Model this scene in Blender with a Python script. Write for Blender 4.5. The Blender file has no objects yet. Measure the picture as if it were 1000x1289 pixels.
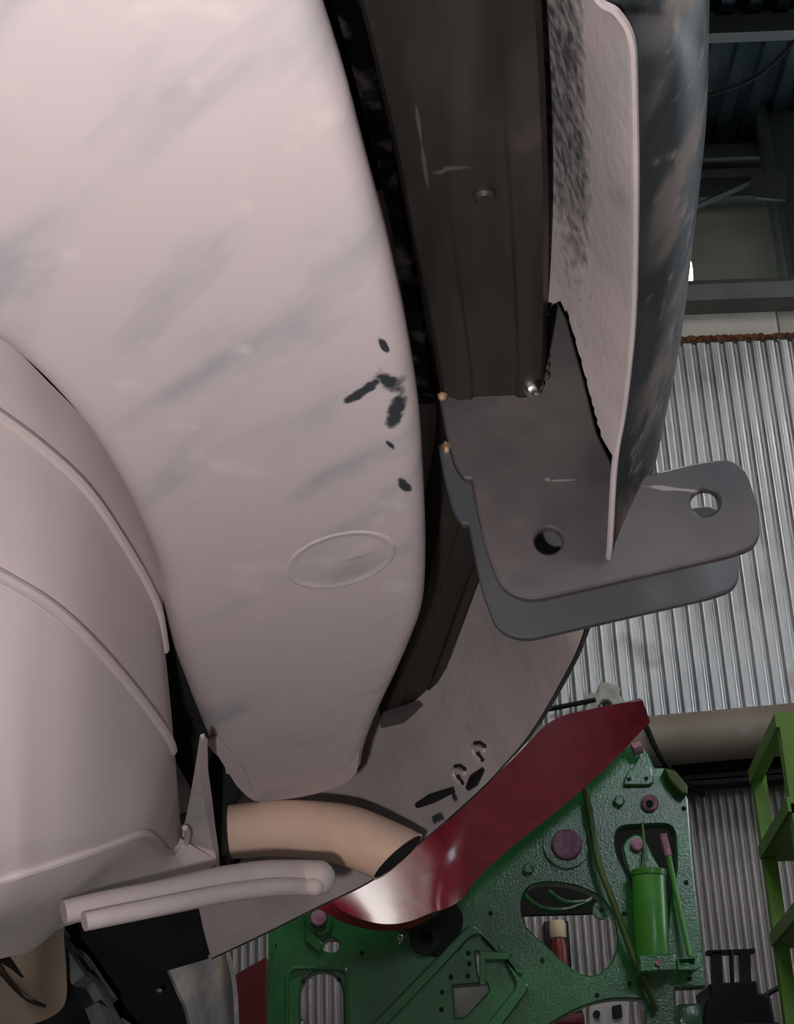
import bpy, bmesh, math, random
from mathutils import Vector, Matrix
random.seed(7)
SC = bpy.context.scene
COL = SC.collection

# ------------------------------------------------------------------ camera
F = 1950.0                                   # focal length in pixels of the 1000x1289 frame
PITCH, ROLL, CZ = math.radians(24.68), math.radians(2.2), 0.40
CAM = Vector((0, 0, CZ))
fw = Vector((0, math.cos(PITCH), math.sin(PITCH)))
r0 = Vector((1, 0, 0)); u0 = Vector((0, -math.sin(PITCH), math.cos(PITCH)))
rt = r0 * math.cos(ROLL) - u0 * math.sin(ROLL)
up = u0 * math.cos(ROLL) + r0 * math.sin(ROLL)
cam_d = bpy.data.cameras.new('camera'); cam = bpy.data.objects.new('camera', cam_d); COL.objects.link(cam)
cam_d.sensor_fit = 'VERTICAL'; cam_d.sensor_height = 36.0; cam_d.lens = 36.0 * F / 1289.0
cam_d.clip_start = 0.02
cam.matrix_world = Matrix.Translation(CAM) @ Matrix((rt, up, -fw)).transposed().to_4x4()
SC.camera = cam

# ------------------------------------------------------------------ light
SC.view_settings.view_transform = 'Standard'; SC.view_settings.look = 'None'
SC.view_settings.gamma = 1.0; SC.view_settings.exposure = 0.0; SC.view_settings.use_curve_mapping = False
w = bpy.data.worlds.new('sky'); SC.world = w; w.use_nodes = True
w.node_tree.nodes['Background'].inputs[0].default_value = (0.80, 0.90, 1.0, 1)
w.node_tree.nodes['Background'].inputs[1].default_value = 6.0      # overcast daylight entering by the two added windows
fl = bpy.data.lights.new('camera_flash', 'POINT'); fl.energy = 24; fl.shadow_soft_size = 0.012
fl.color = (1.0, 0.945, 0.955)
flo = bpy.data.objects.new('camera_flash', fl); COL.objects.link(flo)
flo.location = CAM - rt * 0.075 - up * 0.065 + fw * 0.01            # the camera's own flash, beside the lens

# ------------------------------------------------------------------ points
def ray(px, py): return fw + rt * ((px - 500.0) / F) + up * ((644.5 - py) / F)
def at(px, py, Y):
    d = ray(px, py); return CAM + d * (Y / d.y)
TILT = 0.08
def uz(px, py, z0):                          # a point of the car's underside plane, which dips a little away from us
    d = ray(px, py); return CAM + d * ((z0 + TILT * 0.5) / (d.z + TILT * d.y))
def cat(pts, n, closed=False):               # Catmull-Rom resampling of a list of vectors or tuples
    P = [Vector(p) for p in pts]; m = len(P); out = []
    segs = m if closed else m - 1
    for i in range(segs):
        if closed: a, b, c, d = P[(i-1) % m], P[i], P[(i+1) % m], P[(i+2) % m]
        else: a, b, c, d = P[max(i-1, 0)], P[i], P[i+1], P[min(i+2, m-1)]
        for k in range(n):
            t = k / n
            out.append(0.5 * ((2*b) + (c-a)*t + (2*a-5*b+4*c-d)*t*t + (3*b-a-3*c+d)*t*t*t))
    if not closed: out.append(P[-1].copy())
    return out

# ------------------------------------------------------------------ materials
def mat(name, c1, c2=None, rough=0.6, metal=0.0, scale=8.0, lo=0.4, hi=0.6, stretch=None, bump=0.0, bscale=60.0,
        coat=0.0, spots=None, spot_col=(0.02, 0.02, 0.02), rough2=None, detail=6.0, spec=0.5, c3=None, s3=30, lo3=.55, hi3=.7):
    m = bpy.data.materials.new(name); m.use_nodes = True
    nt = m.node_tree; N = nt.nodes; L = nt.links; b = N['Principled BSDF']
    b.inputs['Roughness'].default_value = rough; b.inputs['Metallic'].default_value = metal
    b.inputs['Coat Weight'].default_value = coat; b.inputs['Coat Roughness'].default_value = 0.12
    b.inputs['Specular IOR Level'].default_value = spec
    g = N.new('ShaderNodeNewGeometry'); pos = g.outputs['Position']
    mp = N.new('ShaderNodeMapping'); L.new(pos, mp.inputs['Vector'])
    if stretch:
        mp.vector_type = 'TEXTURE'
        mp.inputs['Scale'].default_value = stretch[0]; mp.inputs['Rotation'].default_value = stretch[1]
    vec = mp.outputs['Vector']
    def noise(s, d=detail, v=vec):
        n = N.new('ShaderNodeTexNoise'); n.inputs['Scale'].default_value = s; n.inputs['Detail'].default_value = d
        L.new(v, n.inputs['Vector']); return n.outputs['Fac']
    def ramp(f, a, z):
        r = N.new('ShaderNodeMapRange'); r.interpolation_type = 'SMOOTHSTEP'
        r.inputs['From Min'].default_value = a; r.inputs['From Max'].default_value = z
        L.new(f, r.inputs['Value']); return r.outputs['Result']
    def mix(f, a, z):
        x = N.new('ShaderNodeMix'); x.data_type = 'RGBA'
        if isinstance(f, float): x.inputs[0].default_value = f
        else: L.new(f, x.inputs[0])
        for k, v in ((6, a), (7, z)):
            if isinstance(v, tuple): x.inputs[k].default_value = (*v, 1)
            else: L.new(v, x.inputs[k])
        return x.outputs[2]
    def math_(op, a, z):
        x = N.new('ShaderNodeMath'); x.operation = op
        for k, v in ((0, a), (1, z)):
            if isinstance(v, (int, float)): x.inputs[k].default_value = v
            else: L.new(v, x.inputs[k])
        return x.outputs[0]
    col = c1; fac = None
    if c2:
        fac = ramp(noise(scale), lo, hi); col = mix(fac, c1, c2)
    if c3:
        col = mix(ramp(noise(s3, 8, pos), lo3, hi3), col, c3)
    if spots:
        tot = None
        for (c, r, ax) in spots:                   # c centre, r radii along the axes of ax
            mm = N.new('ShaderNodeMapping'); mm.vector_type = 'TEXTURE'
            mm.inputs['Location'].default_value = c; mm.inputs['Rotation'].default_value = ax; mm.inputs['Scale'].default_value = r
            L.new(pos, mm.inputs['Vector'])
            ln = N.new('ShaderNodeVectorMath'); ln.operation = 'LENGTH'; L.new(mm.outputs[0], ln.inputs[0])
            n_ = noise(55, 6, pos)
            v = ramp(math_('SUBTRACT', math_('ADD', 1.0, math_('MULTIPLY', math_('SUBTRACT', n_, 0.5), 2.6)), ln.outputs['Value']), 0.0, 0.45)
            tot = v if tot is None else math_('MAXIMUM', tot, v)
        col = mix(tot, col, spot_col)
    if isinstance(col, tuple): b.inputs['Base Color'].default_value = (*col, 1)
    else: L.new(col, b.inputs['Base Color'])
    if rough2 is not None and fac is not None:
        r = N.new('ShaderNodeMapRange'); r.inputs['To Min'].default_value = rough; r.inputs['To Max'].default_value = rough2
        L.new(fac, r.inputs['Value']); L.new(r.outputs[0], b.inputs['Roughness'])
    if bump:
        bp = N.new('ShaderNodeBump'); bp.inputs['Strength'].default_value = bump; bp.inputs['Distance'].default_value = 0.004
        L.new(noise(bscale, 5), bp.inputs['Height']); L.new(bp.outputs[0], b.inputs['Normal'])
    return m

M = {}
ANG = (0, 0, math.radians(-48))
M['pan'] = mat('dusty_underbody', (0.57, 0.485, 0.48), (0.33, 0.335, 0.35), 0.75, scale=24, lo=.48, hi=.80, stretch=((3.2, 1.0, 1.0), ANG),
               c3=(0.62, 0.54, 0.52), s3=26, lo3=.60, hi3=.74, bump=0.04, bscale=45,
               spots=[(tuple(uz(488, 470, .42)), (.0075, .012, .05), (0, 0, -.3)), (tuple(uz(462, 481, .42)), (.018, .0045, .05), ANG), (tuple(uz(496, 510, .42)), (.0065, .016, .05), (0, 0, .2)),
                      (tuple(uz(511, 604, .42)), (.0035, .015, .05), (0, 0, -.35)), (tuple(uz(491, 552, .42)), (.0022, .008, .05), (0, 0, -.4)),
                      (tuple(uz(483, 427, .42)), (.002, .008, .05), (0, 0, -.3))],
               spot_col=(0.03, 0.035, 0.04))
M['tank'] = mat('dusty_tank', (0.55, 0.47, 0.46), (0.34, 0.335, 0.34), 0.7, scale=9, lo=.56, hi=.80, stretch=((2.6, 1.0, 1.0), ANG), bump=.1, bscale=40)
M['tube'] = mat('dusty_tube', (0.52, 0.44, 0.42), (0.45, 0.39, 0.38), 0.7, scale=14)
M['exhaust'] = mat('dusty_exhaust', (0.72, 0.50, 0.39), (0.64, 0.46, 0.36), 0.7, scale=16, c3=(0.80, 0.52, 0.36), s3=9)
M['soot'] = mat('soot', (0.008, 0.008, 0.008), rough=0.95)  # bore soot, also near-black sheets that stand for shade in gaps
M['flange'] = mat('dusty_bumper_inside', (0.50, 0.42, 0.41), (0.42, 0.37, 0.36), 0.8, scale=12,
                  c3=(0.20, 0.20, 0.21), s3=7, lo3=.60, hi3=.74, bump=.15, bscale=120,
                  spots=[(tuple(at(560, 1000, 1.36)), (.03, .006, .006), (0, 0, .2)), (tuple(at(596, 985, 1.3)), (.006, .02, .02), (0, 0, -.5)),
                         (tuple(at(628, 935, 1.24)), (.003, .006, .006), (0, 0, -.5)), (tuple(at(545, 1030, 1.4)), (.012, .012, .006), (0, 0, -.5))],
                  spot_col=(0.03, 0.04, 0.045))
_nt = M['flange'].node_tree; _b = _nt.nodes['Principled BSDF']; _src = _b.inputs['Base Color'].links[0].from_socket
_at = _nt.nodes.new('ShaderNodeAttribute'); _at.attribute_name = 'bare'
_no = _nt.nodes.new('ShaderNodeTexNoise'); _no.inputs['Scale'].default_value = 130; _no.inputs['Detail'].default_value = 7
_g = _nt.nodes.new('ShaderNodeNewGeometry'); _nt.links.new(_g.outputs['Position'], _no.inputs['Vector'])
_ad = _nt.nodes.new('ShaderNodeMath'); _ad.operation = 'MULTIPLY_ADD'; _nt.links.new(_no.outputs['Fac'], _ad.inputs[0]); _ad.inputs[1].default_value = -2.6; _ad.inputs[2].default_value = .85
_a2 = _nt.nodes.new('ShaderNodeMath'); _a2.operation = 'MULTIPLY_ADD'; _nt.links.new(_at.outputs['Fac'], _a2.inputs[0]); _a2.inputs[1].default_value = 1.15; _nt.links.new(_ad.outputs[0], _a2.inputs[2]); _a2.use_clamp = True
_mx = _nt.nodes.new('ShaderNodeMix'); _mx.data_type = 'RGBA'; _nt.links.new(_a2.outputs[0], _mx.inputs[0]); _nt.links.new(_src, _mx.inputs[6]); _mx.inputs[7].default_value = (.05, .05, .052, 1)
_nt.links.new(_mx.outputs[2], _b.inputs['Base Color'])
M['bumper'] = mat('dark_dusty_plastic', (0.014, 0.017, 0.019), (0.34, 0.29, 0.255), 0.36, spec=.16, scale=22, lo=.42, hi=.62, stretch=((.8, 1.7, 1.0), (0, 0, .5)),
                  rough2=.6, bump=.06, bscale=90, c3=(.42, .37, .33), s3=60, lo3=.56, hi3=.75)
_nt = M['bumper'].node_tree; _b = _nt.nodes['Principled BSDF']; _src = _b.inputs['Base Color'].links[0].from_socket
_at = _nt.nodes.new('ShaderNodeAttribute'); _at.attribute_name = 'dust'
_mx = _nt.nodes.new('ShaderNodeMix'); _mx.data_type = 'RGBA'; _nt.links.new(_at.outputs['Fac'], _mx.inputs[0]); _mx.inputs[6].default_value = (.012, .014, .015, 1)
_nt.links.new(_src, _mx.inputs[7]); _nt.links.new(_mx.outputs[2], _b.inputs['Base Color'])
M['steel'] = mat('raw_dark_steel', (0.030, 0.026, 0.022), (0.050, 0.041, 0.033), 0.45, metal=.35, scale=9, stretch=((.4, 2, 1), (0, 0, 0)), rough2=.6,
                 c3=(0.09, 0.07, 0.055), s3=12, lo3=.66, hi3=.8,
                 spots=[(tuple(uz(533, 195, .5)), (.0011, .036, .05), (0, 0, -.094)), (tuple(uz(570, 216, .5)), (.011, .0022, .05), (0, 0, 0))], spot_col=(.10, .09, .08))
M['plate'] = mat('laser_cut_steel', (0.120, 0.104, 0.105), (0.165, 0.142, 0.138), 0.42, metal=.45, scale=11, rough2=.55,
                 c3=(0.085, 0.08, 0.085), s3=14, lo3=.50, hi3=.75,
                 spots=[(tuple(at(860, 613, .856)), (.026, .02, .0016), (0, .16, 0)), (tuple(at(712, 601, .856)), (.012, .02, .0009), (0, 0, 0)), (tuple(at(690, 600, .856)), (.002, .02, .0015), (0, 0, 0))],
                 spot_col=(.33, .30, .30))
M['plate2'] = mat('blue_grey_steel', (0.12, 0.125, 0.135), (0.15, 0.15, 0.155), 0.45, metal=.4, scale=12)
M['weld'] = mat('bright_weld', (0.75, 0.74, 0.73), rough=.25, metal=1)
M['rustweld'] = mat('rusty_weld', (0.30, 0.14, 0.05), (0.5, 0.4, 0.3), .6, metal=.3, scale=90)
M['black'] = mat('black_underseal', (0.005, 0.005, 0.005), (0.009, 0.009, 0.009), .8, scale=30, spec=.25)  # near-black for underseal and liners, also shade put into gaps and grooves
M['seam'] = mat('dirty_black_seam', (0.015, 0.017, 0.018), (0.42, 0.38, 0.37), .6, scale=45, lo=.50, hi=.66)
M['rubber'] = mat('dusty_rubber', (0.06, 0.072, 0.072), (0.11, 0.12, 0.112), .85, scale=25, c3=(.11, .11, .1), s3=70, lo3=.62, hi3=.75)
M['flap'] = mat('dusty_mud_flap', (0.22, 0.225, 0.23), (0.42, 0.37, 0.30), .8, scale=16, lo=.42, hi=.68, stretch=((.6, 1, 1.5), (0, .3, 0)), bump=.3, bscale=40,
                c3=(.42, .38, .32), s3=28, lo3=.66, hi3=.76)
M['cup'] = mat('ochre_dusty_cup', (0.24, 0.185, 0.13), (0.19, 0.155, 0.12), .85, scale=12)
# hall
M['zinc'] = mat('galvanised_sheet', (0.40, 0.40, 0.40), (0.50, 0.50, 0.505), 0.33, metal=.85, scale=2.2, rough2=.45, c3=(.28, .27, .26), s3=3.2, lo3=.60, hi3=.75)
M['zinc2'] = mat('dull_sheet', (0.29, 0.265, 0.26), (0.36, 0.33, 0.325), 0.45, metal=.6, scale=3)  # darker base puts the light's falloff low on the wall into the colour
M['rust'] = mat('rust', (0.20, 0.065, 0.02), (0.09, 0.03, 0.012), .9, scale=30)
M['beige'] = mat('beige_board', (0.60, 0.55, 0.47), (0.55, 0.50, 0.43), .7, scale=3)
M['olive'] = mat('olive_board', (0.20, 0.19, 0.145), (0.17, 0.165, 0.13), .8, scale=2)
M['beam'] = mat('grey_green_paint', (0.14, 0.15, 0.13), (0.115, 0.125, 0.11), .55, scale=6)
M['darkbeam'] = mat('dark_green_paint', (0.022, 0.026, 0.021), rough=.6)
M['roof'] = mat('roof_deck', (0.06, 0.09, 0.095), (0.09, 0.12, 0.125), .2, metal=.9, scale=3)
M['concrete'] = mat('concrete_floor', (0.075, 0.07, 0.066), (0.11, 0.105, 0.10), .7, scale=3)
M['duct'] = mat('beige_duct', (0.22, 0.18, 0.14), (0.25, 0.21, 0.17), .5, scale=4, c3=(.30, .27, .23), s3=5, lo3=.6, hi3=.7)
M['blackp'] = mat('black_paint', (0.004, 0.004, 0.005), rough=.5, spec=.25)
M['cable'] = mat('black_cable', (0.004, 0.005, 0.005), rough=.7, spec=.2)
M['green'] = mat('wet_green_paint', (0.006, 0.095, 0.018), (0.010, 0.125, 0.026), .30, scale=9, coat=.8, bump=.28, bscale=150)
_nt = M['green'].node_tree; _b = _nt.nodes['Principled BSDF']; _b.inputs['Coat Roughness'].default_value = .07
_no = _nt.nodes.new('ShaderNodeTexNoise'); _no.inputs['Scale'].default_value = 170; _no.inputs['Detail'].default_value = 2
_g = _nt.nodes.new('ShaderNodeNewGeometry'); _nt.links.new(_g.outputs['Position'], _no.inputs['Vector'])
_bp = _nt.nodes.new('ShaderNodeBump'); _bp.inputs['Strength'].default_value = .22; _bp.inputs['Distance'].default_value = .0035
_nt.links.new(_no.outputs['Fac'], _bp.inputs['Height']); _nt.links.new(_bp.outputs[0], _b.inputs['Coat Normal'])
M['green2'] = mat('light_green_paint', (0.03, 0.17, 0.012), (0.04, 0.2, 0.016), .4, scale=9, coat=.2)
M['hose'] = mat('olive_hose', (0.045, 0.085, 0.012), rough=.5)
M['rackgreen'] = mat('lime_green_paint', (0.11, 0.25, 0.025), (0.095, 0.22, 0.022), .5, scale=6)
M['red'] = mat('glossy_red_paint', (0.16, 0.006, 0.016), (0.20, 0.009, 0.022), .26, scale=30, coat=.6, stretch=((1, 1, 1), (0, .75, 0)), bump=.12, bscale=26)
M['darkred'] = mat('dark_red_paint', (0.10, 0.004, 0.008), rough=.5)
M['pink'] = mat('pink_primer', (0.36, 0.17, 0.24), (0.24, 0.10, 0.16), .6, scale=60)
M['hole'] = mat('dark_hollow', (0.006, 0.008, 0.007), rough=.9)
M['redbottle'] = mat('red_bottle', (0.18, 0.012, 0.01), rough=.4)
M['cream'] = mat('cream_plastic', (0.62, 0.50, 0.34), rough=.5)
M['greyboard'] = mat('grey_enamel', (0.42, 0.40, 0.38), rough=.5)
M['chrome'] = mat('worn_chrome', (0.75, 0.78, 0.85), rough=.2, metal=1)
M['clamp'] = mat('whitish_clamp', (0.45, 0.46, 0.42), (0.35, 0.35, 0.3), .6, scale=25)
lampm = bpy.data.materials.new('lamp_diffuser'); lampm.use_nodes = True  # glow shared by the added hall lamps and the small white piece
_b = lampm.node_tree.nodes['Principled BSDF']; _b.inputs['Emission Color'].default_value = (1, .97, .92, 1); _b.inputs['Emission Strength'].default_value = 5

# ------------------------------------------------------------------ objects
def tag(o, label=None, cat_=None, group=None, kind=None):
    if label: o['label'] = label
    if cat_: o['category'] = cat_
    if group: o['group'] = group
    if kind: o['kind'] = kind
    return o
def empty(name, loc, label=None, cat_=None, group=None):
    o = bpy.data.objects.new(name, None); COL.objects.link(o); o.location = loc; o.empty_display_size = .1
    return tag(o, label, cat_, group)
def wloc(o):
    v = Vector((0, 0, 0))
    while o: v = v + o.location; o = o.parent
    return v
def link(name, me, m, parent=None, angle=35, origin=None):
    """me is in world coordinates; a part's origin goes to its own centre"""
    if isinstance(m, str): m = M[m]
    me.materials.clear(); me.materials.append(m)
    me.validate()
    vs = [v.co for v in me.vertices]
    lo = Vector([min(v[i] for v in vs) for i in range(3)]); hi = Vector([max(v[i] for v in vs) for i in range(3)])
    c = Vector(origin) if origin else Vector(((lo.x+hi.x)/2, (lo.y+hi.y)/2, lo.z))
    me.transform(Matrix.Translation(-c))
    me.polygons.foreach_set('use_smooth', [True] * len(me.polygons)); me.set_sharp_from_angle(angle=math.radians(angle))
    o = bpy.data.objects.new(name, me); COL.objects.link(o)
    if parent: o.parent = parent
    o.location = c - (wloc(parent) if parent else Vector((0, 0, 0)))
    return o
def from_bm(bm, name):
    bmesh.ops.recalc_face_normals(bm, faces=bm.faces)
    me = bpy.data.meshes.new(name); bm.to_mesh(me); bm.free(); return me
def bevel(bm, off, seg=2):
    bmesh.ops.bevel(bm, geom=list(bm.edges), offset=off, segments=seg, affect='EDGES', profile=.5, clamp_overlap=True)
def loft(rows, closed_u=False, thick=0.0, caps=False):
    """rows: list of equally long lists of points"""
    bm = bmesh.new(); g = [[bm.verts.new(p) for p in r] for r in rows]; n = len(rows[0])
    for i in range(len(g)-1):
        for j in range(n if closed_u else n-1):
            a, b, c, d = g[i][j], g[i][(j+1) % n], g[i+1][(j+1) % n], g[i+1][j]
            try: bm.faces.new((a, b, c, d))
            except ValueError: pass
    if caps and closed_u:
        bm.faces.new(g[0]); bm.faces.new(list(reversed(g[-1])))
    bmesh.ops.remove_doubles(bm, verts=bm.verts, dist=1e-6)
    bmesh.ops.recalc_face_normals(bm, faces=bm.faces)
    if thick:
        r = bmesh.ops.solidify(bm, geom=list(bm.faces), thickness=thick)
    return from_bm(bm, 'loft')
def tube(path, rad, seg=12, caps=True, sq=(1, 1), upv=None):
    P = [Vector(p) for p in path]; rows = []
    R = rad if isinstance(rad, (list, tuple)) else [rad] * len(P)
    prev = None
    for i, p in enumerate(P):
        t = (P[min(i+1, len(P)-1)] - P[max(i-1, 0)]).normalized()
        if prev is None:
            ref = Vector(upv) if upv else (Vector((0, 0, 1)) if abs(t.z) < .9 else Vector((0, 1, 0)))
            s = t.cross(ref).normalized()
        else: s = (prev - t * prev.dot(t)).normalized()
        prev = s; u = s.cross(t)
        rows.append([p + (s*math.cos(2*math.pi*k/seg)*sq[0] + u*math.sin(2*math.pi*k/seg)*sq[1]) * R[i] for k in range(seg)])
    return loft(rows, closed_u=True, caps=caps)
def box(lo, hi, bev=0.0):
    bm = bmesh.new(); bmesh.ops.create_cube(bm, size=1)
    lo, hi = Vector(lo), Vector(hi)
    for v in bm.verts: v.co = Vector([lo[i] + (v.co[i] + .5) * (hi[i]-lo[i]) for i in range(3)])
    if bev: bevel(bm, bev)
    return from_bm(bm, 'box')
def prism(poly, vec, bev=0.0):
    bm = bmesh.new(); vec = Vector(vec)
    a = [bm.verts.new(p) for p in poly]; b = [bm.verts.new(Vector(p) + vec) for p in poly]; n = len(poly)
    bm.faces.new(a); bm.faces.new(list(reversed(b)))
    for i in range(n): bm.faces.new((a[i], b[i], b[(i+1) % n], a[(i+1) % n]))
    bmesh.ops.recalc_face_normals(bm, faces=bm.faces)
    if bev: bevel(bm, bev, 1)
    return from_bm(bm, 'prism')
def plate(outer, holes, Y, thick, bev=0.0, px=True):
    """a sheet standing in the plane y = Y, with true holes; outlines are lists of pixels (px) or of (x, z)"""
    cu = bpy.data.curves.new('plate', 'CURVE'); cu.dimensions = '2D'; cu.fill_mode = 'BOTH'
    cu.extrude = thick/2 - bev; cu.bevel_depth = bev; cu.bevel_resolution = 0; cu.offset = -bev
    for poly in [outer] + holes:
        q = [(at(p[0], p[1], Y).x, at(p[0], p[1], Y).z) for p in poly] if px else poly
        s = cu.splines.new('POLY'); s.points.add(len(q)-1); s.use_cyclic_u = True
        for i, (x, z) in enumerate(q): s.points[i].co = (x, z, 0, 1)
    o = bpy.data.objects.new('tmp', cu); COL.objects.link(o)
    dg = bpy.context.evaluated_depsgraph_get(); me = bpy.data.meshes.new_from_object(o.evaluated_get(dg))
    bpy.data.objects.remove(o); bpy.data.curves.remove(cu)
    for v in me.vertices: v.co = Vector((v.co.x, Y + thick/2 - v.co.z, v.co.y))
    me.flip_normals()
    bm = bmesh.new(); bm.from_mesh(me); bmesh.ops.remove_doubles(bm, verts=bm.verts, dist=1e-5); bpy.data.meshes.remove(me)
    return from_bm(bm, 'plate')
def disc(px, py, Y, r, h, seg=20, bev=0.0, axis=(0, -1, 0)):
    c = at(px, py, Y) if px is not None else py
    ax = Vector(axis).normalized()
    prof = [(0, r), (h-bev, r), (h, r-bev)] if bev else [(0, r), (h, r)]
    s = ax.cross(Vector((0.02, .01, 1))).normalized(); u = s.cross(ax)
    rows = [[c + ax*t + (s*math.cos(2*math.pi*k/seg) + u*math.sin(2*math.pi*k/seg))*q for k in range(seg)] for t, q in prof]
    return loft(rows, closed_u=True, caps=True)
def ring(px, py, Y, r1, r2, h, seg=24):
    c = at(px, py, Y); rows = []
    for k in range(seg + 1):
        a = 2*math.pi*k/seg; d = Vector((math.cos(a), 0, math.sin(a)))
        rows.append([c + d*r1, c + d*r1 + Vector((0, -h, 0)), c + d*r2 + Vector((0, -h, 0)), c + d*r2])
    return loft(rows, closed_u=True)
def circ(px, py, rx, ry=None, n=18, rot=0.0):
    ry = ry or rx; o = []
    for k in range(n):
        a = 2*math.pi*k/n; x, y = rx*math.cos(a), ry*math.sin(a)
        o.append((px + x*math.cos(rot) - y*math.sin(rot), py + x*math.sin(rot) + y*math.cos(rot)))
    return o
def smooth2(poly, n=4): return [(v.x, v.y) for v in cat([(p[0], p[1], 0) for p in poly], n, True)]
def rnd(poly, r=8, n=4):
    """rounded corners of a pixel polygon; a corner may carry its own radius as third value"""
    out = []; m = len(poly)
    for i in range(m):
        p = Vector(poly[i][:2]); rr = poly[i][2] if len(poly[i]) > 2 else r
        a = Vector(poly[i-1][:2]) - p; b = Vector(poly[(i+1) % m][:2]) - p
        d = min(rr, a.length*.48, b.length*.48)
        if d < .3: out.append(tuple(p)); continue
        s, e = p + a.normalized()*d, p + b.normalized()*d
        for k in range(n+1):
            t = k/n; q = s*(1-t)**2 + p*2*t*(1-t) + e*t*t; out.append((q.x, q.y))
    return out
def pxm(Y, n): return n * (at(500, 1100, Y) - CAM).dot(fw) / F          # n pixels at distance Y in metres

# ================================================================== the hall
YB = 6.5
def corr(x0, x1, z0, z1, Y, pitch, h, shape, name, m, parent):
    xs = []; n = max(1, round((x1-x0)/pitch)); p = (x1-x0)/n
    prof = shape
    for i in range(n):
        for (u, v) in prof: xs.append((x0 + (i+u)*p, Y - v*h))
    xs.append((x1, Y - prof[0][1]*h))
    rows = [[Vector((x, y, z0)) for x, y in xs], [Vector((x, y, z1)) for x, y in xs]]
    return link(name, loft(rows, thick=.0015), m, parent, angle=60)
WIDE = [(0, 0), (.06, .0), (.16, .75), (.30, 1), (.46, .93), (.54, .93), (.70, 1), (.84, .75), (.94, 0)]
SINE = [(k/8, .5 - .5*math.cos(2*math.pi*k/8)) for k in range(8)]
zt = at(920, 430, YB).z; zs = at(900, 968, YB).z
wb = link('wall_back', box((-7, YB+.06, 0), (7, YB+.2, zt)), 'beam'); tag(wb, kind='structure', label='back wall of the hall clad in vertical corrugated metal sheets')
for i in range(14):
    x0 = -7 + i
    corr(x0, x0+1.0, zs, zt + random.uniform(-.012, .012), YB - .004*(i % 2), .0655, .016, WIDE, 'corrugated_sheet', 'zinc', wb)
    corr(x0, x0+1.0, .05, zs+.05, YB + .03 + .004*(i % 2), .0345, .012, SINE, 'corrugated_sheet', 'zinc2', wb)
zb = at(920, 375, YB).z
for i in range(8):
    x0 = at(978, 405, YB).x - 5.2 + i*1.3
    link('cladding_panel', box((x0+.004, YB-.02, zt+.005), (x0+1.296, YB+.05, zb+.03), .003), 'beige', wb)
rows = []
bm = bmesh.new()
for i in range(420):
    x = at(840, 430, YB).x - 2.0 + i*.011 + random.uniform(-.004, .004); s = random.uniform(.008, .022)
    r = bmesh.ops.create_icosphere(bm, subdivisions=1, radius=s)
    for v in r['verts']: v.co = Vector((v.co.x*1.2 + x, v.co.y*.6 + YB-.022, v.co.z*.9 + zt + .012 + random.uniform(-.006, .003)))
tag(link('rust_crust', from_bm(bm, 'rust'), 'rust', wb), kind='stuff')
z1, z2 = at(930, 376, 6.35).z, at(930, 351, 6.35).z
t1 = link('trim_1', prism([Vector((-7, y, z)) for y, z in ((6.35, z1), (6.35, z1+.06), (6.37, z1+.065), (6.37, z2-.01), (6.35, z2), (6.62, z2), (6.62, z1))], (14, 0, 0)), 'beam')
tag(t1, kind='structure')
YU = 7.1
wu = link('wall_upper', box((-7, YU, zb), (7, YU+.1, at(930, 190, YU).z+.2)), 'olive'); tag(wu, kind='structure')
zr = at(930, 190, YU).z
for n, (ya, yb_, Y, m) in enumerate(((247, 222, 6.95, 'darkbeam'), (198, 180, 6.9, 'darkbeam'))):
    o = link('trim_%d' % (n+2), box((-7, Y, at(930, ya, Y).z), (7, Y+.1, at(930, yb_, Y).z), .006), m); tag(o, kind='structure')
# post and gusset by the upper wall
YC = 6.75
xl = at(990, 330, YC).x
cl = empty('column', (xl+.1, YC, zb)); tag(cl, kind='structure')
link('post', box((xl, YC, zb-.1), (xl+.03, YC+.16, zr+.2), .004), 'darkbeam', cl); link('post', box((xl+.03, YC+.05, zb-.1), (xl+.2, YC+.09, zr+.2), .004), 'darkbeam', cl)
link('gusset', plate(rnd([(946, 217), (990, 213), (990, 252), (950, 248)], 3), [], YC-.02, .02, .002), 'darkbeam', cl)
link('brace', tube([at(840, 276, YC), at(955, 226, YC)], .018, 4), 'darkbeam', cl)
# roof deck with ridges running away from us
DECK = [(0, 0), (.35, 0), (.45, 1), (.9, 1)]
ce = link('ceiling', box((-7, -6, zr+.12), (7, YU+.1, zr+.2)), 'darkbeam'); tag(ce, kind='structure')
for i in range(9):
    x0 = -2.0 + i*.84; xs = []
    for k in range(6):
        for (u, v) in DECK: xs.append((x0 + (k+u)*.14, zr + .05 - .035*v))
    xs.append((x0+.84, zr+.05))
    rows = [[Vector((x, y, z)) for x, z in xs] for y in (-2.0, YU)]
    link('roof_sheet', loft(rows, thick=.0015), 'roof', ce, angle=20)
for k, Y in enumerate((at(930, 36, YB).y, 5.0, 3.4)):
    Yp = (zr - CZ) / math.tan(PITCH + math.atan((644.5-36)/F)) if k == 0 else Y
    pr = [Vector((-7, Yp + a, zr + b)) for a, b in ((0, -.11), (.07, -.11), (.07, -.1), (.012, -.1), (.012, -.005), (.07, -.005), (.07, .005), (0, .005))]
    link('purlin', prism(pr, (14, 0, 0)), 'darkbeam', ce)
fl_o = link('floor', box((-7, -6, -.1), (7, 7.2, 0)), 'concrete'); tag(fl_o, kind='structure')
o = link('wall_left', box((-7.1, -6, 0), (-6.9, 7.2, zr+.2)), 'greyboard'); tag(o, kind='structure')
wr = empty('wall_right', (7, 0, 0)); tag(wr, kind='structure')
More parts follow.
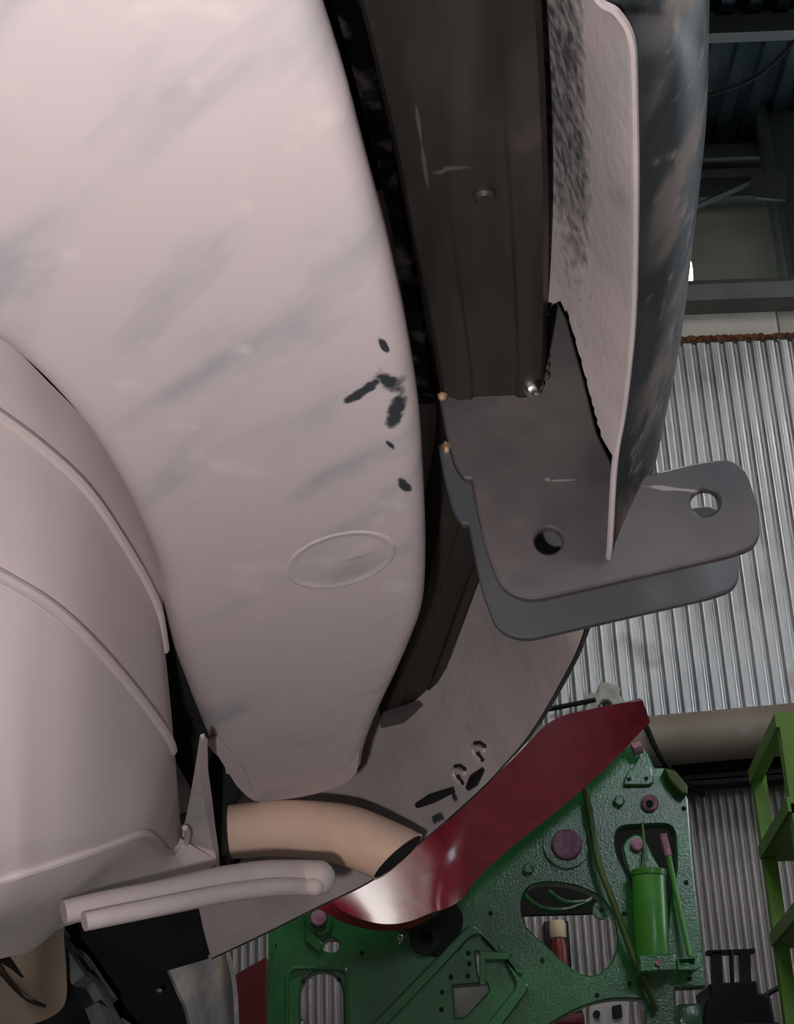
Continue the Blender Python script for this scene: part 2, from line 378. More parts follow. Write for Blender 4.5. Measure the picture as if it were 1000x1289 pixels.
for (ya, za), (yb_, zb_) in (((-6, 0), (7.2, 2.3)), ((-6, 4.6), (7.2, zr+.2)), ((-6, 2.3), (3.9, 4.6)), ((6.3, 2.3), (7.2, 4.6))):
    link('panel', box((6.9, ya, za), (7.1, yb_, zb_)), 'greyboard', wr)
w2 = empty('window_2', (7, 5.1, 2.3)); tag(w2, kind='structure')  # unseen window, placed so its sky reflects along the bumper rim
for y in (3.93, 5.1, 6.27): link('frame_bar', box((6.96, y-.03, 2.3), (7.04, y+.03, 4.6)), 'beam', w2)
for z in (2.3, 4.54): link('frame_bar', box((6.96, 3.9, z), (7.04, 6.3, z+.06)), 'beam', w2)

WX0, WX1, WZ0, WZ1 = 1.9, 5.2, 3.25, 5.2
wf = empty('wall_front', (0, -6.1, 0)); tag(wf, kind='structure')
for lo, hi in (((-7, 0), (7, WZ0)), ((-7, WZ1), (7, zr+.2)), ((-7, WZ0), (WX0, WZ1)), ((WX1, WZ0), (7, WZ1))):
    link('panel', box((lo[0], -6.2, lo[1]), (hi[0], -6.05, hi[1])), 'beige', wf)
wn = empty('window_1', ((WX0+WX1)/2, -6.1, WZ0)); tag(wn, kind='structure')  # unseen opening, sized to put a sky sheen on the green plate
for k in range(5):
    x = WX0 + (WX1-WX0)*k/4; link('frame_bar', box((x-.03, -6.16, WZ0), (x+.03, -6.08, WZ1)), 'beam', wn)
for z in (WZ0, WZ1-.06): link('frame_bar', box((WX0, -6.16, z), (WX1, -6.08, z+.06)), 'beam', wn)

# unseen hall lamps added for fill and glare: fixture, diffuser and light
for i, (x, y) in enumerate(((3.6, 3.4), (3.6, .4), (-.3, 1.5))):
    L_ = empty('hall_lamp', (x, y, zr-.2), ['bright linear lamp under the roof, near the right wall and the back', 'bright linear lamp under the roof above the open right side',
                                         'bright wide lamp under the roof above the car'][i], 'lamp', 'linear hall lamps')
    dd = .6 if i == 2 else .08; hw = 1.1 if i == 2 else .72
    link('housing', box((x-hw-.03, y-dd-.02, zr-.16), (x+hw+.03, y+dd+.02, zr-.08), .01), 'beam', L_)
    link('diffuser', box((x-hw, y-dd, zr-.185), (x+hw, y+dd, zr-.165), .005), lampm, L_)
    for s in (-.5, .5): link('hanger', tube([(x+s, y, zr-.1), (x+s, y, zr+.05)], .006, 6), 'beam', L_)
    a = bpy.data.lights.new('lamp_light', 'AREA'); a.shape = 'RECTANGLE'; a.size = 1.4 if i < 2 else 2.2; a.size_y = 2*dd; a.energy = (30, 10, 75)[i]; a.color = (1, .97, .93)
    ao = bpy.data.objects.new('lamp_light', a); COL.objects.link(ao); ao.parent = L_; ao.location = (0, 0, -.05)

# duct and tray along the back wall
YD = 6.25
p0, p1 = at(745, 940, YD), at(1000, 917, YD)
dv = (p1-p0).normalized()
rD = pxm(YD, 33)
dx = [p0 - dv*.25 + dv*k*.6 for k in range(7)]
D_ = empty('ventilation_duct', p0); tag(D_, 'beige round ventilation duct running along the back wall', 'duct')
link('pipe', tube(dx, rD, 28), 'duct', D_)
link('band', tube([dx[3]-dv*.012, dx[3]+dv*.012], rD*1.03, 28), 'duct', D_)
for k in (2, 5): link('bracket', box(dx[k] + Vector((-.015, .05, -rD-.02)), dx[k] + Vector((.015, YB-YD-.02, -rD)), .002), 'beam', D_)
T_ = empty('cable_tray', at(900, 975, 6.3)); tag(T_, 'dark cable tray of stacked rails right under the beige duct', 'cable tray')
for py in (961, 968, 976, 984):
    a, b = at(770, py+13, 6.43), at(1000, py-4, 6.43); dd = (b-a).normalized()
    link('rail', prism([a+Vector((0, s*.05, t*.010)) for s, t in ((-1, -1), (1, -1), (1, 1), (-1, 1))], dd*2.6), 'blackp', T_)
link('back_sheet', prism([at(770, 973, 6.46), at(770, 1003, 6.46), at(1000, 985, 6.46), at(1000, 955, 6.46)], (0, .01, 0)), 'blackp', T_)
# cables
tag(link('hanging_cable', tube(cat([at(840, 130, 5.7), at(890, 120, 5.7), at(930, 108, 5.7), at(965, 88, 5.7), at(1000, 52, 5.7), at(1040, 0, 5.7)], 5), .009, 8), 'cable'),
    'thin black cable sagging below the dark corrugated roof', 'cable')
tag(link('slack_cable', tube(cat([at(800, 885, 6.47), at(806, 899, 6.25), at(814, 915, 6.14), at(824, 938, 6.11), at(838, 962, 6.13), at(862, 985, 6.3), at(885, 1000, 6.45)], 5), .012, 8), 'cable'),
    'dark cable slanting down across the beige duct beside the red arm', 'cable')
# glowing piece added for a white spot half hidden by the bumper
pl = empty('small_lamp', at(866, 338, 6.42)); tag(pl, 'tiny white lamp on the grey ledge beside the bumper edge', 'lamp')
link('bulb', tube(cat([at(866, 325, 6.42), at(867, 335, 6.42), at(867.5, 353, 6.42)], 3), [.008, .012, .016, .018, .02, .021, .02], 12), lampm, pl)
link('socket', tube([at(865.5, 318, 6.42), at(866, 326, 6.42)], .009, 10), 'blackp', pl)
# clamp and rod behind the red arm
YK = 6.40
K_ = empty('pipe_clamp', at(765, 885, YK)); tag(K_, 'pale clamp with a black rod showing above the red arm', 'clamp')
link('jaw', plate(smooth2([(738, 888), (742, 872), (752, 872), (756, 859), (772, 860), (781, 866), (780, 874), (788, 884), (782, 900), (740, 905)], 3),
                  [smooth2([(752, 892), (757, 883), (766, 881), (772, 890), (768, 897), (756, 898)], 3)], YK, .06, .006), 'clamp', K_)
link('rod', tube([at(660, 899, YK), at(750, 881, YK)], .011, 10), 'blackp', K_)
# bottle, switch box, cabinet on the wall behind the machine
YW = 6.3
B_ = empty('red_bottle', at(703, 1235, YW)); tag(B_, 'small red bottle with cream cap seen through the round machine opening', 'bottle')
cb = at(702, 1163, YW); 
def lathe(c, prof, seg=16): return loft([[c + Vector((q*math.cos(2*math.pi*k/seg), q*math.sin(2*math.pi*k/seg), z)) for k in range(seg)] for q, z in prof], closed_u=True, caps=True)
link('body', lathe(cb, [(.026, -.26), (.03, -.25), (.03, -.08), (.024, -.055)]), 'redbottle', B_)
link('cap', lathe(cb, [(.03, -.055), (.033, -.05), (.033, 0.0), (.026, .012)]), 'cream', B_)
link('holder', box(cb + Vector((-.05, .05, -.3)), cb + Vector((.05, .17, .02)), .005), 'blackp', B_)
S_ = empty('switch_box', at(770, 1300, 6.2)); tag(S_, 'grey electric switch box with black socket low on the wall', 'switch box')
link('case', plate(rnd([(742, 1262), (792, 1254), (792, 1340), (742, 1340)], 2), [], 6.2, .12, .004), 'greyboard', S_)
link('socket', plate(rnd([(771, 1266), (783, 1264), (784, 1280), (772, 1282)], 2), [], 6.18, .03, .002), 'blackp', S_)
link('knob', disc(751, 1277, 6.2, .014, .02), 'blackp', S_)
C_ = empty('red_crate', at(715, 1300, 6.1)); tag(C_, 'dark red slatted crate low behind the green machine opening', 'crate')
for k in range(4): link('slat', box(at(690, 1300, 6.1)+Vector((0, 0, -.12+.05*k)), at(738, 1300, 6.1)+Vector((0, .02, -.08+.05*k)), .003), 'darkred', C_)
link('backboard', box(at(690, 1300, 6.1)+Vector((0, .06, -.14)), at(738, 1300, 6.1)+Vector((0, .08, .09)), .003), 'blackp', C_)

# green shelf rack on the right
YR0, YR1 = 5.2, 4.55
R_ = empty('shelving_rack', (at(984, 1289, YR0).x, YR0, 0)); tag(R_, 'lime green angle iron shelving rack at the right by the wall', 'rack')
xL = at(948, 975, YR0).x
def angle_post(x, y, z, parent, sx=1):
    q = [(0, 0), (.045, 0), (.045, .005), (.005, .005), (.005, .045), (0, .045)]
    link('post', prism([Vector((x + sx*a, y + b, 0)) for a, b in q], (0, 0, z)), 'rackgreen', parent)
zR = at(946, 968, YR0).z
xN = at(985, 935, YR1).x; 
for (x, y, s) in ((xL, YR0, 1), (xN, YR1, 1), (xL + 1.0, YR0, -1), (xN+1.0, YR1, -1)): angle_post(x, y, zR, R_, s)
def bar(a, b, w=.02, h=.045):
    a, b = Vector(a), Vector(b); d = (b-a).normalized(); s = d.cross(Vector((0, 0, 1))).normalized()*w
    return prism([a + s, a - s, a - s - Vector((0, 0, h)), a + s - Vector((0, 0, h))], b-a)
link('side_rail', bar((xL+.01, YR0+.02, zR), (xN+.01, YR1, zR)), 'rackgreen', R_)
for py in (1082, 1193):
    zz = at(962, py, YR0).z
    sh = link('shelf', prism([Vector((xL, YR0+.04, zz)), Vector((xL+1.0, YR0+.04, zz)), Vector((xN+1.0, YR1, zz)), Vector((xN, YR1, zz))], (0, 0, .03)), 'rackgreen', R_)
    link('side_rail', bar((xL+.01, YR0+.02, zz+.05), (xN+.01, YR1, zz+.05)), 'rackgreen', R_)
# black machine silhouette
YV = 5.6
V_ = empty('black_press', (at(935, 1289, YV).x, YV, 0)); tag(V_, 'black bench press frame standing low before the wall beside the rack', 'press')
link('crossbar', prism([at(891, 1196, YV), at(951, 1194, YV), at(951, 1199, YV), at(891, 1201, YV)], (0, .05, 0)), 'blackp', V_)
for x in (903, 939): link('upright', prism([at(x-6, 1198, YV), at(x+6, 1198, YV), at(x+8, 1245, YV), at(x-4, 1245, YV)], (0, .05, 0)), 'blackp', V_)
link('screw', tube([at(921, 1196, YV), at(923, 1250, YV)], .008, 10), 'blackp', V_)
link('bed', plate(rnd([(892, 1238), (955, 1234), (958, 1250), (972, 1254), (978, 1290), (884, 1295), (888, 1262), (895, 1252)], 4), [], YV-.05, .3, .01), 'blackp', V_)
bx0, bx1 = at(884, 1292, YV), at(978, 1290, YV)
link('body', box((bx0.x, YV-.06, .05), (bx1.x, YV+.3, bx0.z), .01), 'blackp', V_)
link('lever', tube(cat([at(958, 1258, YV), at(972, 1248, YV), at(988, 1240, YV)], 4), .009, 8), 'blackp', V_)

# ================================================================== green machine
YM = 4.2; TM = .06
x0m, x1m = at(338, 1289, YM), at(889, 1289, YM)
G = empty('green_machine', ((x0m.x+x1m.x)/2, YM, 0)); tag(G, 'wet green painted steel machine with big openings and red curved arm on top', 'machine')
outer = rnd([(338, 1110, 0), (560, 1000, 0), (690, 940, 0), (796, 940, 0), (806, 934, 6), (815, 946, 3), (824, 966, 2), (840, 966, 6), (866, 1003, 6), (872, 1085, 30), (890, 1242, 2), (850, 1244, 2), (848, 1700, 0), (814, 1700, 0), (813, 1258, 8), (770, 1256, 20), (730, 1268, 20), (690, 1290, 20), (640, 1330, 6), (600, 1700, 0), (338, 1700, 0)], 4)
holes = [smooth2([(657, 1140), (664, 1119), (684, 1111), (720, 1114), (752, 1127), (770, 1148), (777, 1180), (772, 1207), (755, 1225), (737, 1227), (715, 1215), (690, 1192), (664, 1167)], 4),
         rnd([(776, 1040), (850, 1036), (853, 1090), (842, 1150), (838, 1208), (802, 1208), (798, 1120), (774, 1070)], 18, 5),
         rnd([(378, 1600), (378, 1240), (394, 1222), (420, 1224), (432, 1244), (436, 1600)], 12, 4),
         circ(417, 1190, 11, 9),
         [(571, 1241), (613, 1237), (616, 1247), (585, 1281), (573, 1282)],
         rnd([(598, 1198), (610, 1199), (610, 1228), (603, 1229)], 1)]
link('side_plate', plate(outer, holes, YM, TM, .004), 'green', G, angle=40)
link('edge_rib', plate([(338, 1130), (346, 1126), (346, 1700), (338, 1700)], [], YM-.015, .015), 'green', G)
# second frame plate, seen only through openings
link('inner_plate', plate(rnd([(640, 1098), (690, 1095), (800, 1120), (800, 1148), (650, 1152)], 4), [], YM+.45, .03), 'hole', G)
for pts in ([(655, 1120), (675, 1140), (705, 1146), (735, 1138), (760, 1122)], [(690, 1122), (712, 1136), (745, 1135)]):
    link('inner_hose', tube(cat([at(x, y, YM+.3) for x, y in pts], 5), .008, 8), 'green', G)
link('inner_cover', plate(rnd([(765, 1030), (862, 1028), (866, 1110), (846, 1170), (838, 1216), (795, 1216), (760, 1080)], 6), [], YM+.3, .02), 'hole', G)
link('inner_panel', plate([(550, 1225), (640, 1225), (640, 1300), (550, 1300)], [], YM+.35, .02), 'greyboard', G)
# eyelet hanging in the big opening
link('eyelet', ring(757, 1147, YM+.03, pxm(YM, 4), pxm(YM, 11), .02), 'green', G)
# bosses
def boss(px, py, r, rr, m='pink', h=.03, hr=.015):
    b = link('boss', disc(px, py, YM, pxm(YM, r), h, 22, .004), m, G)
    if rr: link('collar', ring(px, py, YM, pxm(YM, r+1), pxm(YM, rr), hr), 'green', b)
    return b
boss(713, 1065, 19, 29); boss(402, 1158, 10, 17)
b_ = boss(818, 1012, 11, 0, h=.018); link('slot', disc(818, 1012, YM-.018, pxm(YM, 5), .003, 10), 'hole', b_)
boss(779, 1010, 7, 0, 'green', .02); boss(665, 1095, 7, 0, 'green', .02)
b_ = boss(800, 1068, 8, 0, h=.05)
for (x, y) in ((618, 1150), (683, 1209), (786, 1150), (752, 1253), (861, 1018), (793, 1238), (864, 1111), (382, 1235), (427, 1233), (456, 1200), (578, 1193), (590, 1200), (591, 1213), (589, 1229), (568, 1230), (557, 1249), (556, 1271), (346, 1191), (655, 1228), (868, 1232)):
    link('screw', disc(x, y, YM, pxm(YM, 3), .003, 10), 'hole', G)  # dark discs standing for small holes in the plate
# dark plate standing for the shade in the oval recess under the red arm
o_ = link('bearing_housing', plate(smooth2([(488, 1160), (520, 1178), (540, 1202), (565, 1200), (580, 1175), (582, 1150), (560, 1130), (500, 1140)], 4), [], YM-.006, .01), 'hole', G)
link('bearing', ring(536, 1182, YM-.006, pxm(YM, 9), pxm(YM, 20), .02), 'blackp', o_); link('grease_nipple', disc(504, 1181, YM-.012, pxm(YM, 4), .015, 10, .003), 'chrome', o_)
# raised frames
link('window_frame', plate(rnd([(359, 1216), (440, 1216), (440, 1700), (359, 1700)], 14), [rnd([(364, 1221), (435, 1221), (435, 1690), (364, 1690)], 12)], YM-.012, .012, .003), 'green', G)
link('recess_frame', plate(rnd([(396, 1112), (382, 1140), (384, 1185), (402, 1200), (408, 1190), (394, 1170), (394, 1140), (404, 1116)], 3), [], YM-.012, .012, .003), 'green', G)
D0 = [(594, 1163, 10), (668, 1242, 12), (622, 1302, 10), (400, 1400, 0)]
link('diamond_frame', plate(rnd([(594, 1160, 12), (669, 1242, 12), (622, 1305, 6), (520, 1420, 0), (340, 1420, 0)], 4), [rnd([(596, 1176, 8), (618, 1180, 8), (652, 1240, 10), (610, 1292, 8), (520, 1400, 0), (385, 1400, 0)], 4)], YM-.016, .016, .004), 'green', G)
link('angle_clip', plate([(604, 1196), (646, 1200), (640, 1208), (612, 1208), (612, 1240), (604, 1240)], [], YM-.02, .012, .002), 'green', G)
# bracket at the top
br = link('top_bracket', plate(rnd([(785, 988), (790, 972), (800, 962), (806, 946), (812, 948), (820, 966), (824, 985), (818, 988)], 3), [], YM-.02, .02, .003), 'green', G)
for (x, y) in ((792, 981), (814, 980)): link('screw', disc(x, y, YM-.02, pxm(YM, 2.5), .003, 10), 'hole', br)
link('latch_bolt', tube([at(797, 944, YM-.05), at(807, 940, YM-.05)], .018, 10), 'pink', G)
cr = link('corner_block', plate(rnd([(836, 966), (850, 970), (866, 988), (866, 1000), (858, 998), (842, 980)], 3), [], YM-.05, .05, .004), 'hose', G)
# hydraulic cylinder
Y1 = YM - .07
link('lug', plate(smooth2([(785, 1072), (788, 1058), (800, 1050), (812, 1056), (822, 1075), (835, 1105), (800, 1110)], 4), [], YM-.03, .03, .004), 'green', G)
cyl = link('cylinder', tube([at(817, 1097, Y1), at(817, 1099, Y1), at(822, 1205, Y1)], [pxm(Y1, 20), pxm(Y1, 21), pxm(Y1, 21)], 28), 'green2', G)
link('cylinder_collar', tube([at(817, 1096, Y1), at(817.4, 1103, Y1)], pxm(Y1, 22), 28), 'green2', cyl)
blk = link('end_block', plate(rnd([(804, 1202), (850, 1200), (852, 1222), (806, 1224)], 2), [], Y1-.05, .12, .004), 'green', G)
link('plug', disc(829, 1213, Y1-.05, pxm(Y1, 4), .012, 6), 'pink', blk)
blk2 = link('side_block', plate(rnd([(853, 1206), (880, 1204), (882, 1218), (876, 1222), (853, 1222)], 2), [rnd([(856, 1207), (874, 1206), (874, 1213), (857, 1214)], 1)], Y1-.02, .07, .003), 'green', G)
link('rod', tube([at(835, 1050, YM-.02), at(842, 1077, YM-.02)], .010, 10), 'pink', G)
link('rod_extension', tube([at(842, 1077, YM-.02), at(856, 1145, YM-.04), at(869, 1204, YM-.06)], .0075, 10), 'green2', G)
link('wire', tube([at(809, 1036, YM-.02), at(812, 1068, YM-.05), at(813, 1096, YM-.08)], .004, 6), 'hose', G)
link('hydraulic_hose', tube(cat([at(735, 985, YM-.03), at(742, 1020, YM-.04), at(752, 1080, YM-.05), at(770, 1130, YM-.06), (at(787, 1175, YM-.06)), at(802, 1215, YM-.06), at(815, 1240, YM-.05), at(828, 1272, YM-.03)], 5), .0095, 10), 'hose', G)
# red arm: a curved guard
top = [(455, 1092), (520, 1058), (575, 1018), (640, 960), (690, 911), (745, 893), (806, 879)]
bot = [(482, 1172), (530, 1163), (572, 1133), (622, 1084), (700, 1021), (762, 965), (811, 907)]
top = [(385, 1150), (400, 1115)] + top; bot = [(398, 1141), (432, 1161)] + bot
T2 = cat([(x, y, 0) for x, y in top], 6); B2 = cat([(x, y, 0) for x, y in bot], 6); n2 = len(T2)
rows = []
for i in range(n2):
    s = i/(n2-1); r = []
    for j in range(9):
        t = j/8; x = T2[i].x*(1-t) + B2[i].x*t; y = T2[i].y*(1-t) + B2[i].y*t
        e_ = min(1, max(0, (.54-s)/.14)); e_ = e_*e_*(3-2*e_); dY = -e_*.085*(t-.3) + (1-e_)*.035*(t-.5)
        r.append(at(x, y, YM - .13 + dY))
    rows.append(r)
arm = link('red_guard', loft(rows, thick=.03), 'red', G)
link('machine_base', box((x0m.x, YM+.02, 0), (x1m.x, YM+.6, .12), .01), 'green', G)
for x in (x0m.x+.03, x1m.x-.06): link('rear_leg', box((x, YM+.5, .1), (x+.06, YM+.58, .9), .005), 'green', G)
for x in (x0m.x+.03, x1m.x-.06): link('spacer', box((x, YM+.05, .84), (x+.06, YM+.52, .9), .005), 'green', G)

# dark red cabinet left of the machine
YQ = 4.7
Q_ = empty('red_cabinet', (at(310, 1289, YQ).x, YQ, 0)); tag(Q_, 'dark red cabinet with sloping top left of the green machine', 'cabinet')
a, b = at(280, 1235, YQ), at(336, 1204, YQ)
link('body', prism([Vector((a.x-.3, YQ, .05)), Vector((b.x, YQ, .05)), b, a, a + Vector((-.3, 0, -.2))], (0, .4, 0), .004), 'darkred', Q_)
for s in (-.25, .0): link('foot', box((b.x+s-.06, YQ+.1, 0), (b.x+s-.02, YQ+.14, .06)), 'blackp', Q_)

# ================================================================== the car
CAR = empty('car', (-.5, 1.0, 0)); tag(CAR, 'dusty underside and rear bumper of a car with a steel tow bar fitted', 'car')

# --- underbody pan: rounded long edges, a round dimple near its right edge
PR = [(300, -260), (355, -90), (385, 0), (421, 110), (451, 220), (476, 310), (501, 420), (518, 520), (525, 610), (529, 700), (526, 765), (512, 808), (494, 850), (474, 892), (459, 928), (452, 950), (449, 968)]
PL = [(-260, -200), (-260, 0), (-260, 100), (-260, 180), (-200, 270), (-110, 360), (0, 440), (60, 492), (118, 560), (165, 640), (200, 722), (208, 775), (222, 830), (240, 880), (258, 925), (275, 960), (298, 985)]
Z0 = .42
R3 = cat([uz(x, y, Z0) for x, y in PR], 5); L3 = cat([uz(x, y, Z0) for x, y in PL], 5)
for i, p in enumerate(L3): p.x -= .6*max(0, 1 - i/26)**1.2
dc = uz(430, 697, Z0); NC = 48; RR = .022; RQ = .009
rows = []
for a, b in zip(L3, R3):
    d = (b-a); ln = d.length; d.normalize(); r = []
    for k in range(6, 0, -1):                                     # left roll-over
        an = math.pi/2 * k/6; r.append(a + d*RR*(1-math.sin(an)) + Vector((0, 0, RR*(1-math.cos(an)))))
    r[0] = r[0] + Vector((0, 0, .05))
    for k in range(NC+1):
        p = a + d*(RR + (ln-RR-RQ)*k/NC)
        r.append(p)
    for k in range(1, 7):
        an = math.pi*.8 * k/6; r.append(b - d*(RQ - RQ*math.sin(an)) + Vector((0, 0, RQ*(1-math.cos(an)))))
    rows.append(r)
me = loft(rows, thick=-.004)
PAN = link('underbody_pan', me, 'pan', CAR, angle=60)
# end skirt of the pan, torn at its left
e0 = [(298, 985), (320, 1004), (350, 1003), (385, 998), (415, 990), (438, 980), (449, 968)]
e1 = [(270, 940), (300, 930), (340, 930), (380, 930), (410, 930), (435, 930), (452, 945)]
link('pan_end', loft([[uz(v.x, v.y, z) for v in cat([(p[0], p[1], 0) for p in e], 3)] for e, z in ((e0, Z0-.002), (e1, Z0+.001))], thick=.003), 'pan', CAR)
link('torn_edge', prism([uz(x, y, Z0-.006) for x, y in ((258, 934), (270, 948), (282, 958), (285, 974), (296, 975), (312, 1003), (322, 1004), (310, 975), (296, 952), (275, 930))], (0, .002, .003)), 'pan', CAR)
# dimple: a shallow round pressing
de = [uz(x, y, Z0) for x, y in circ(429, 697, 70, 33, 48, -.24)]
def dring(q, z): return [dc + (p-dc)*q + Vector((0, 0, z - .004)) for p in de]
rows = [dring(q, z) for q, z in ((1.03, .0006), (1.0, -.0006), (.96, -.0010), (.91, -.0003), (.8, -.0002), (.6, -.0008), (.3, -.0016), (.1, -.0019), (0, -.0019))]
link('round_boss', loft(rows), 'pan', PAN, angle=80)

# --- tank with flanged seams at the left
kA = [(-260, 260), (-120, 355), (0, 425), (60, 480), (130, 555), (195, 655), (225, 735), (207, 800), (214, 900), (224, 1042)]
kB = [(-260, 360), (-120, 440), (0, 520), (60, 566), (108, 612), (152, 675), (190, 742), (204, 792), (216, 900), (228, 1046)]
kC = [(-260, 590), (-120, 655), (0, 720), (60, 756), (110, 800), (165, 862), (208, 920), (219, 950), (224, 1000), (227, 1048)]
kE = [(-260, 1180), (-120, 1143), (0, 1105), (50, 1090), (100, 1074), (145, 1058), (180, 1046), (198, 1058), (215, 1072), (227, 1055)]
kF = [(-260, 1290), (-180, 1262), (-80, 1232), (0, 1207), (34, 1199), (58, 1183), (82, 1166), (160, 1146), (230, 1118), (274, 1084)]
def cc(k, z): return cat([uz(x, y, zz) for (x, y), zz in zip(k, z if isinstance(z, list) else [z]*len(k))], 4)
zA = [.455, .455, .455, .455, .455, .455, .455, .47, .48, .46]
zB = [.42, .42, .42, .42, .42, .42, .42, .415, .40, .36]
zC = [.345, .345, .345, .345, .345, .35, .355, .36, .36, .36]
zE = [.23, .23, .23, .24, .255, .275, .295, .315, .335, .35]
zF = [.22, .22, .225, .23, .24, .25, .265, .285, .31, .34]
cA, cB, cC, cE, cF = cc(kA, zA), cc(kB, zB), cc(kC, zC), cc(kE, zE), cc(kF, zF)
for c_ in (cA, cB, cC, cE, cF): c_[:0] = [c_[0] + Vector((-.75, -.06, 0)), c_[0] + Vector((-.35, -.02, 0))]
def between(a, b, n, last=False, sag=0): return [[p.lerp(q, k/n) + Vector((0, 0, -sag*math.sin(math.pi*k/n))) for p, q in zip(a, b)] for k in range(n + (1 if last else 0))]
rows = between(cA, cB, 3, sag=.004) + between(cB, cC, 4, sag=.006) + between(cC, cE, 6, sag=.008) + between(cE, cF, 2, True)
rows = [[p + Vector((-.13, 0, .12)) for p in rows[0]]] + rows + [[p + Vector((-.01, .01, .03)) for p in rows[-1]]] + [[p + Vector((-.14, .03, .06)) for p in rows[-1]]]
TANK = link('fuel_tank', loft(rows), 'tank', CAR, angle=50)
def bead(c, r, m='tank'): link('seam_bead', tube([p + Vector((0, 0, -r*.5)) for p in c], r, 8), m, TANK)
bead(cB[:32], .0036); bead(cC[:30], .0036); bead(cE[:38], .003)
link('seam_lip', tube(cat([uz(x, y, .347) for x, y in ((205, 1063), (218, 1070), (228, 1068), (235, 1060), (237, 1048), (233, 1042))], 4), .0024, 8), 'tank', TANK)
link('tank_strap', loft([[uz(x, y, z) for x, y, z in ((252, 925, .372), (246, 965, .367), (240, 1000, .362), (232, 1040, .357), (232, 1075, .352), (236, 1096, .35))],
                         [uz(x, y, z) for x, y, z in ((256, 932, .368), (252, 970, .360), (256, 1005, .355), (263, 1040, .352), (268, 1068, .349), (272, 1092, .345))],
                         [uz(x, y, z) for x, y, z in ((261, 930, .372), (262, 970, .366), (267, 1005, .362), (271, 1040, .358), (275, 1068, .353), (277, 1092, .35))]], thick=-.003), 'tank', CAR, angle=20)
link('silencer_side', prism([uz(x, y, .455) for x, y in ((180, 680), (262, 890), (300, 960), (250, 1010), (222, 960), (190, 800))], (0, .004, .01)), 'soot', CAR)  # near-black sheet added to paint the dark gap between tank and pan
link('hanger_bracket', prism([at(x, y, 1.345) for x, y in ((255, 925), (300, 935), (305, 985), (283, 1010), (286, 1095), (262, 1095))], (0, .06, .01)), 'soot', CAR)  # near-black block added to paint the dark hollow left of the tail pipe

# --- dark sheet behind the beam gap, the gap's shade put into its colour
fz = [uz(-400, 200, .75), uz(700, -300, .62), uz(720, 300, .64), uz(640, 560, .66), uz(540, 760, .66), uz(420, 900, .66), uz(200, 1020, .66), uz(-400, 1020, .7)]
BODY_SHELL = None
link('rear_panel', loft([[uz(x, y, .66) for x, y in ((300, -190), (340, 0), (400, 180), (440, 330), (460, 490), (470, 650), (450, 780), (400, 930))],
                         [uz(x, y, .60) for x, y in ((460, -150), (490, 0), (520, 180), (545, 330), (565, 490), (560, 650), (540, 780), (490, 930))]], thick=.004), 'black', CAR)
link('body_seam', loft([[uz(x, y, .555) for x, y in ((395, -100), (427, 0), (455, 100), (481, 200), (502, 290), (518, 400), (530, 500))],
                        [uz(x, y, .55) for x, y in ((438, -100), (462, 0), (487, 100), (503, 200), (517, 290), (535, 400), (552, 500))]], thick=.006), 'seam', CAR)

# --- tow beam
BL = [(380, -200), (412, -100), (446, 0), (490, 180), (520, 330), (552, 490), (556, 575), (550, 655), (530, 750), (478, 914)]
BR = [(672, -200), (678, -100), (683, 0), (691, 180), (693, 330), (688, 484), (668, 580), (640, 665), (605, 742), (556, 872)]
l3 = cat([uz(x, y, .5) for x, y in BL], 5); r3 = cat([uz(x, y, .5) for x, y in BR], 5)
rows = []
for a, b in zip(l3, r3):
    d = (b-a); wd = d.length; d.normalize(); c = .012; hh = .07
    U = Vector((0, 0, 1)); r = []
    q = [(0, c), (c*.3, c*.3), (c, 0), (wd*.3, 0), (wd*.33, .002), (wd*.72, .002), (wd*.75, 0), (wd-c, 0), (wd-c*.3, c*.3), (wd, c), (wd, hh), (0, hh)]
    rows.append([a + d*s + U*t for s, t in q])
BEAM = link('tow_beam', loft(rows, closed_u=True, caps=True), 'steel', CAR, angle=40)
link('end_tab', prism([uz(x, y, .494) for x, y in rnd([(478, 906), (545, 884), (556, 868), (558, 892, 10), (545, 902, 6), (480, 917)], 2)], (0, 0, .006)), 'plate', BEAM)
p_ = uz(610, 246, .5)
link('drip_mark', lathe(p_ + Vector((0, 0, -.001)), [(.004, -.002), (.006, 0), (.006, .004)], 12), 'steel', BEAM)

# --- bracket plates
YP, TP = .86, .008
PLo = rnd([(553, 497, 4), (562, 545, 3), (573, 585, 8), (585, 602, 4), (594, 602, 3), (601, 640, 10), (612, 688, 14), (632, 742, 26), (668, 756, 26), (760, 735, 10), (922, 698, 14), (958, 685, 22), (956, 640, 16), (934, 574, 40), (868, 584, 14), (822, 596, 3), (776, 604, 3), (770, 582, 3), (752, 545, 4), (733, 470, 10), (714, 402, 6), (702, 378, 5), (692, 384, 3), (688, 430, 3), (686, 470, 3), (660, 485, 4), (590, 492, 4)], 4, 5)
H1, H2 = circ(691, 680, 18, 17, 24), circ(888.5, 632, 18.5, 17, 24, -.3)
P1 = link('bracket_plate', plate(PLo, [H1, H2], YP, TP, .0012), 'plate', CAR, angle=40)
P1['label'] = 'front warm grey bracket plate nearest the camera with two bolt holes'
q = lambda poly: [(at(x, y, YP).x, at(x, y, YP).z) for x, y in poly]
YP2 = .928
P2 = link('bracket_plate', plate(q(PLo), [q(H1), q(H2)], YP2, TP, .0012, px=False), 'plate2', CAR, angle=40)
P2['label'] = 'rear blue grey bracket plate behind the front one'
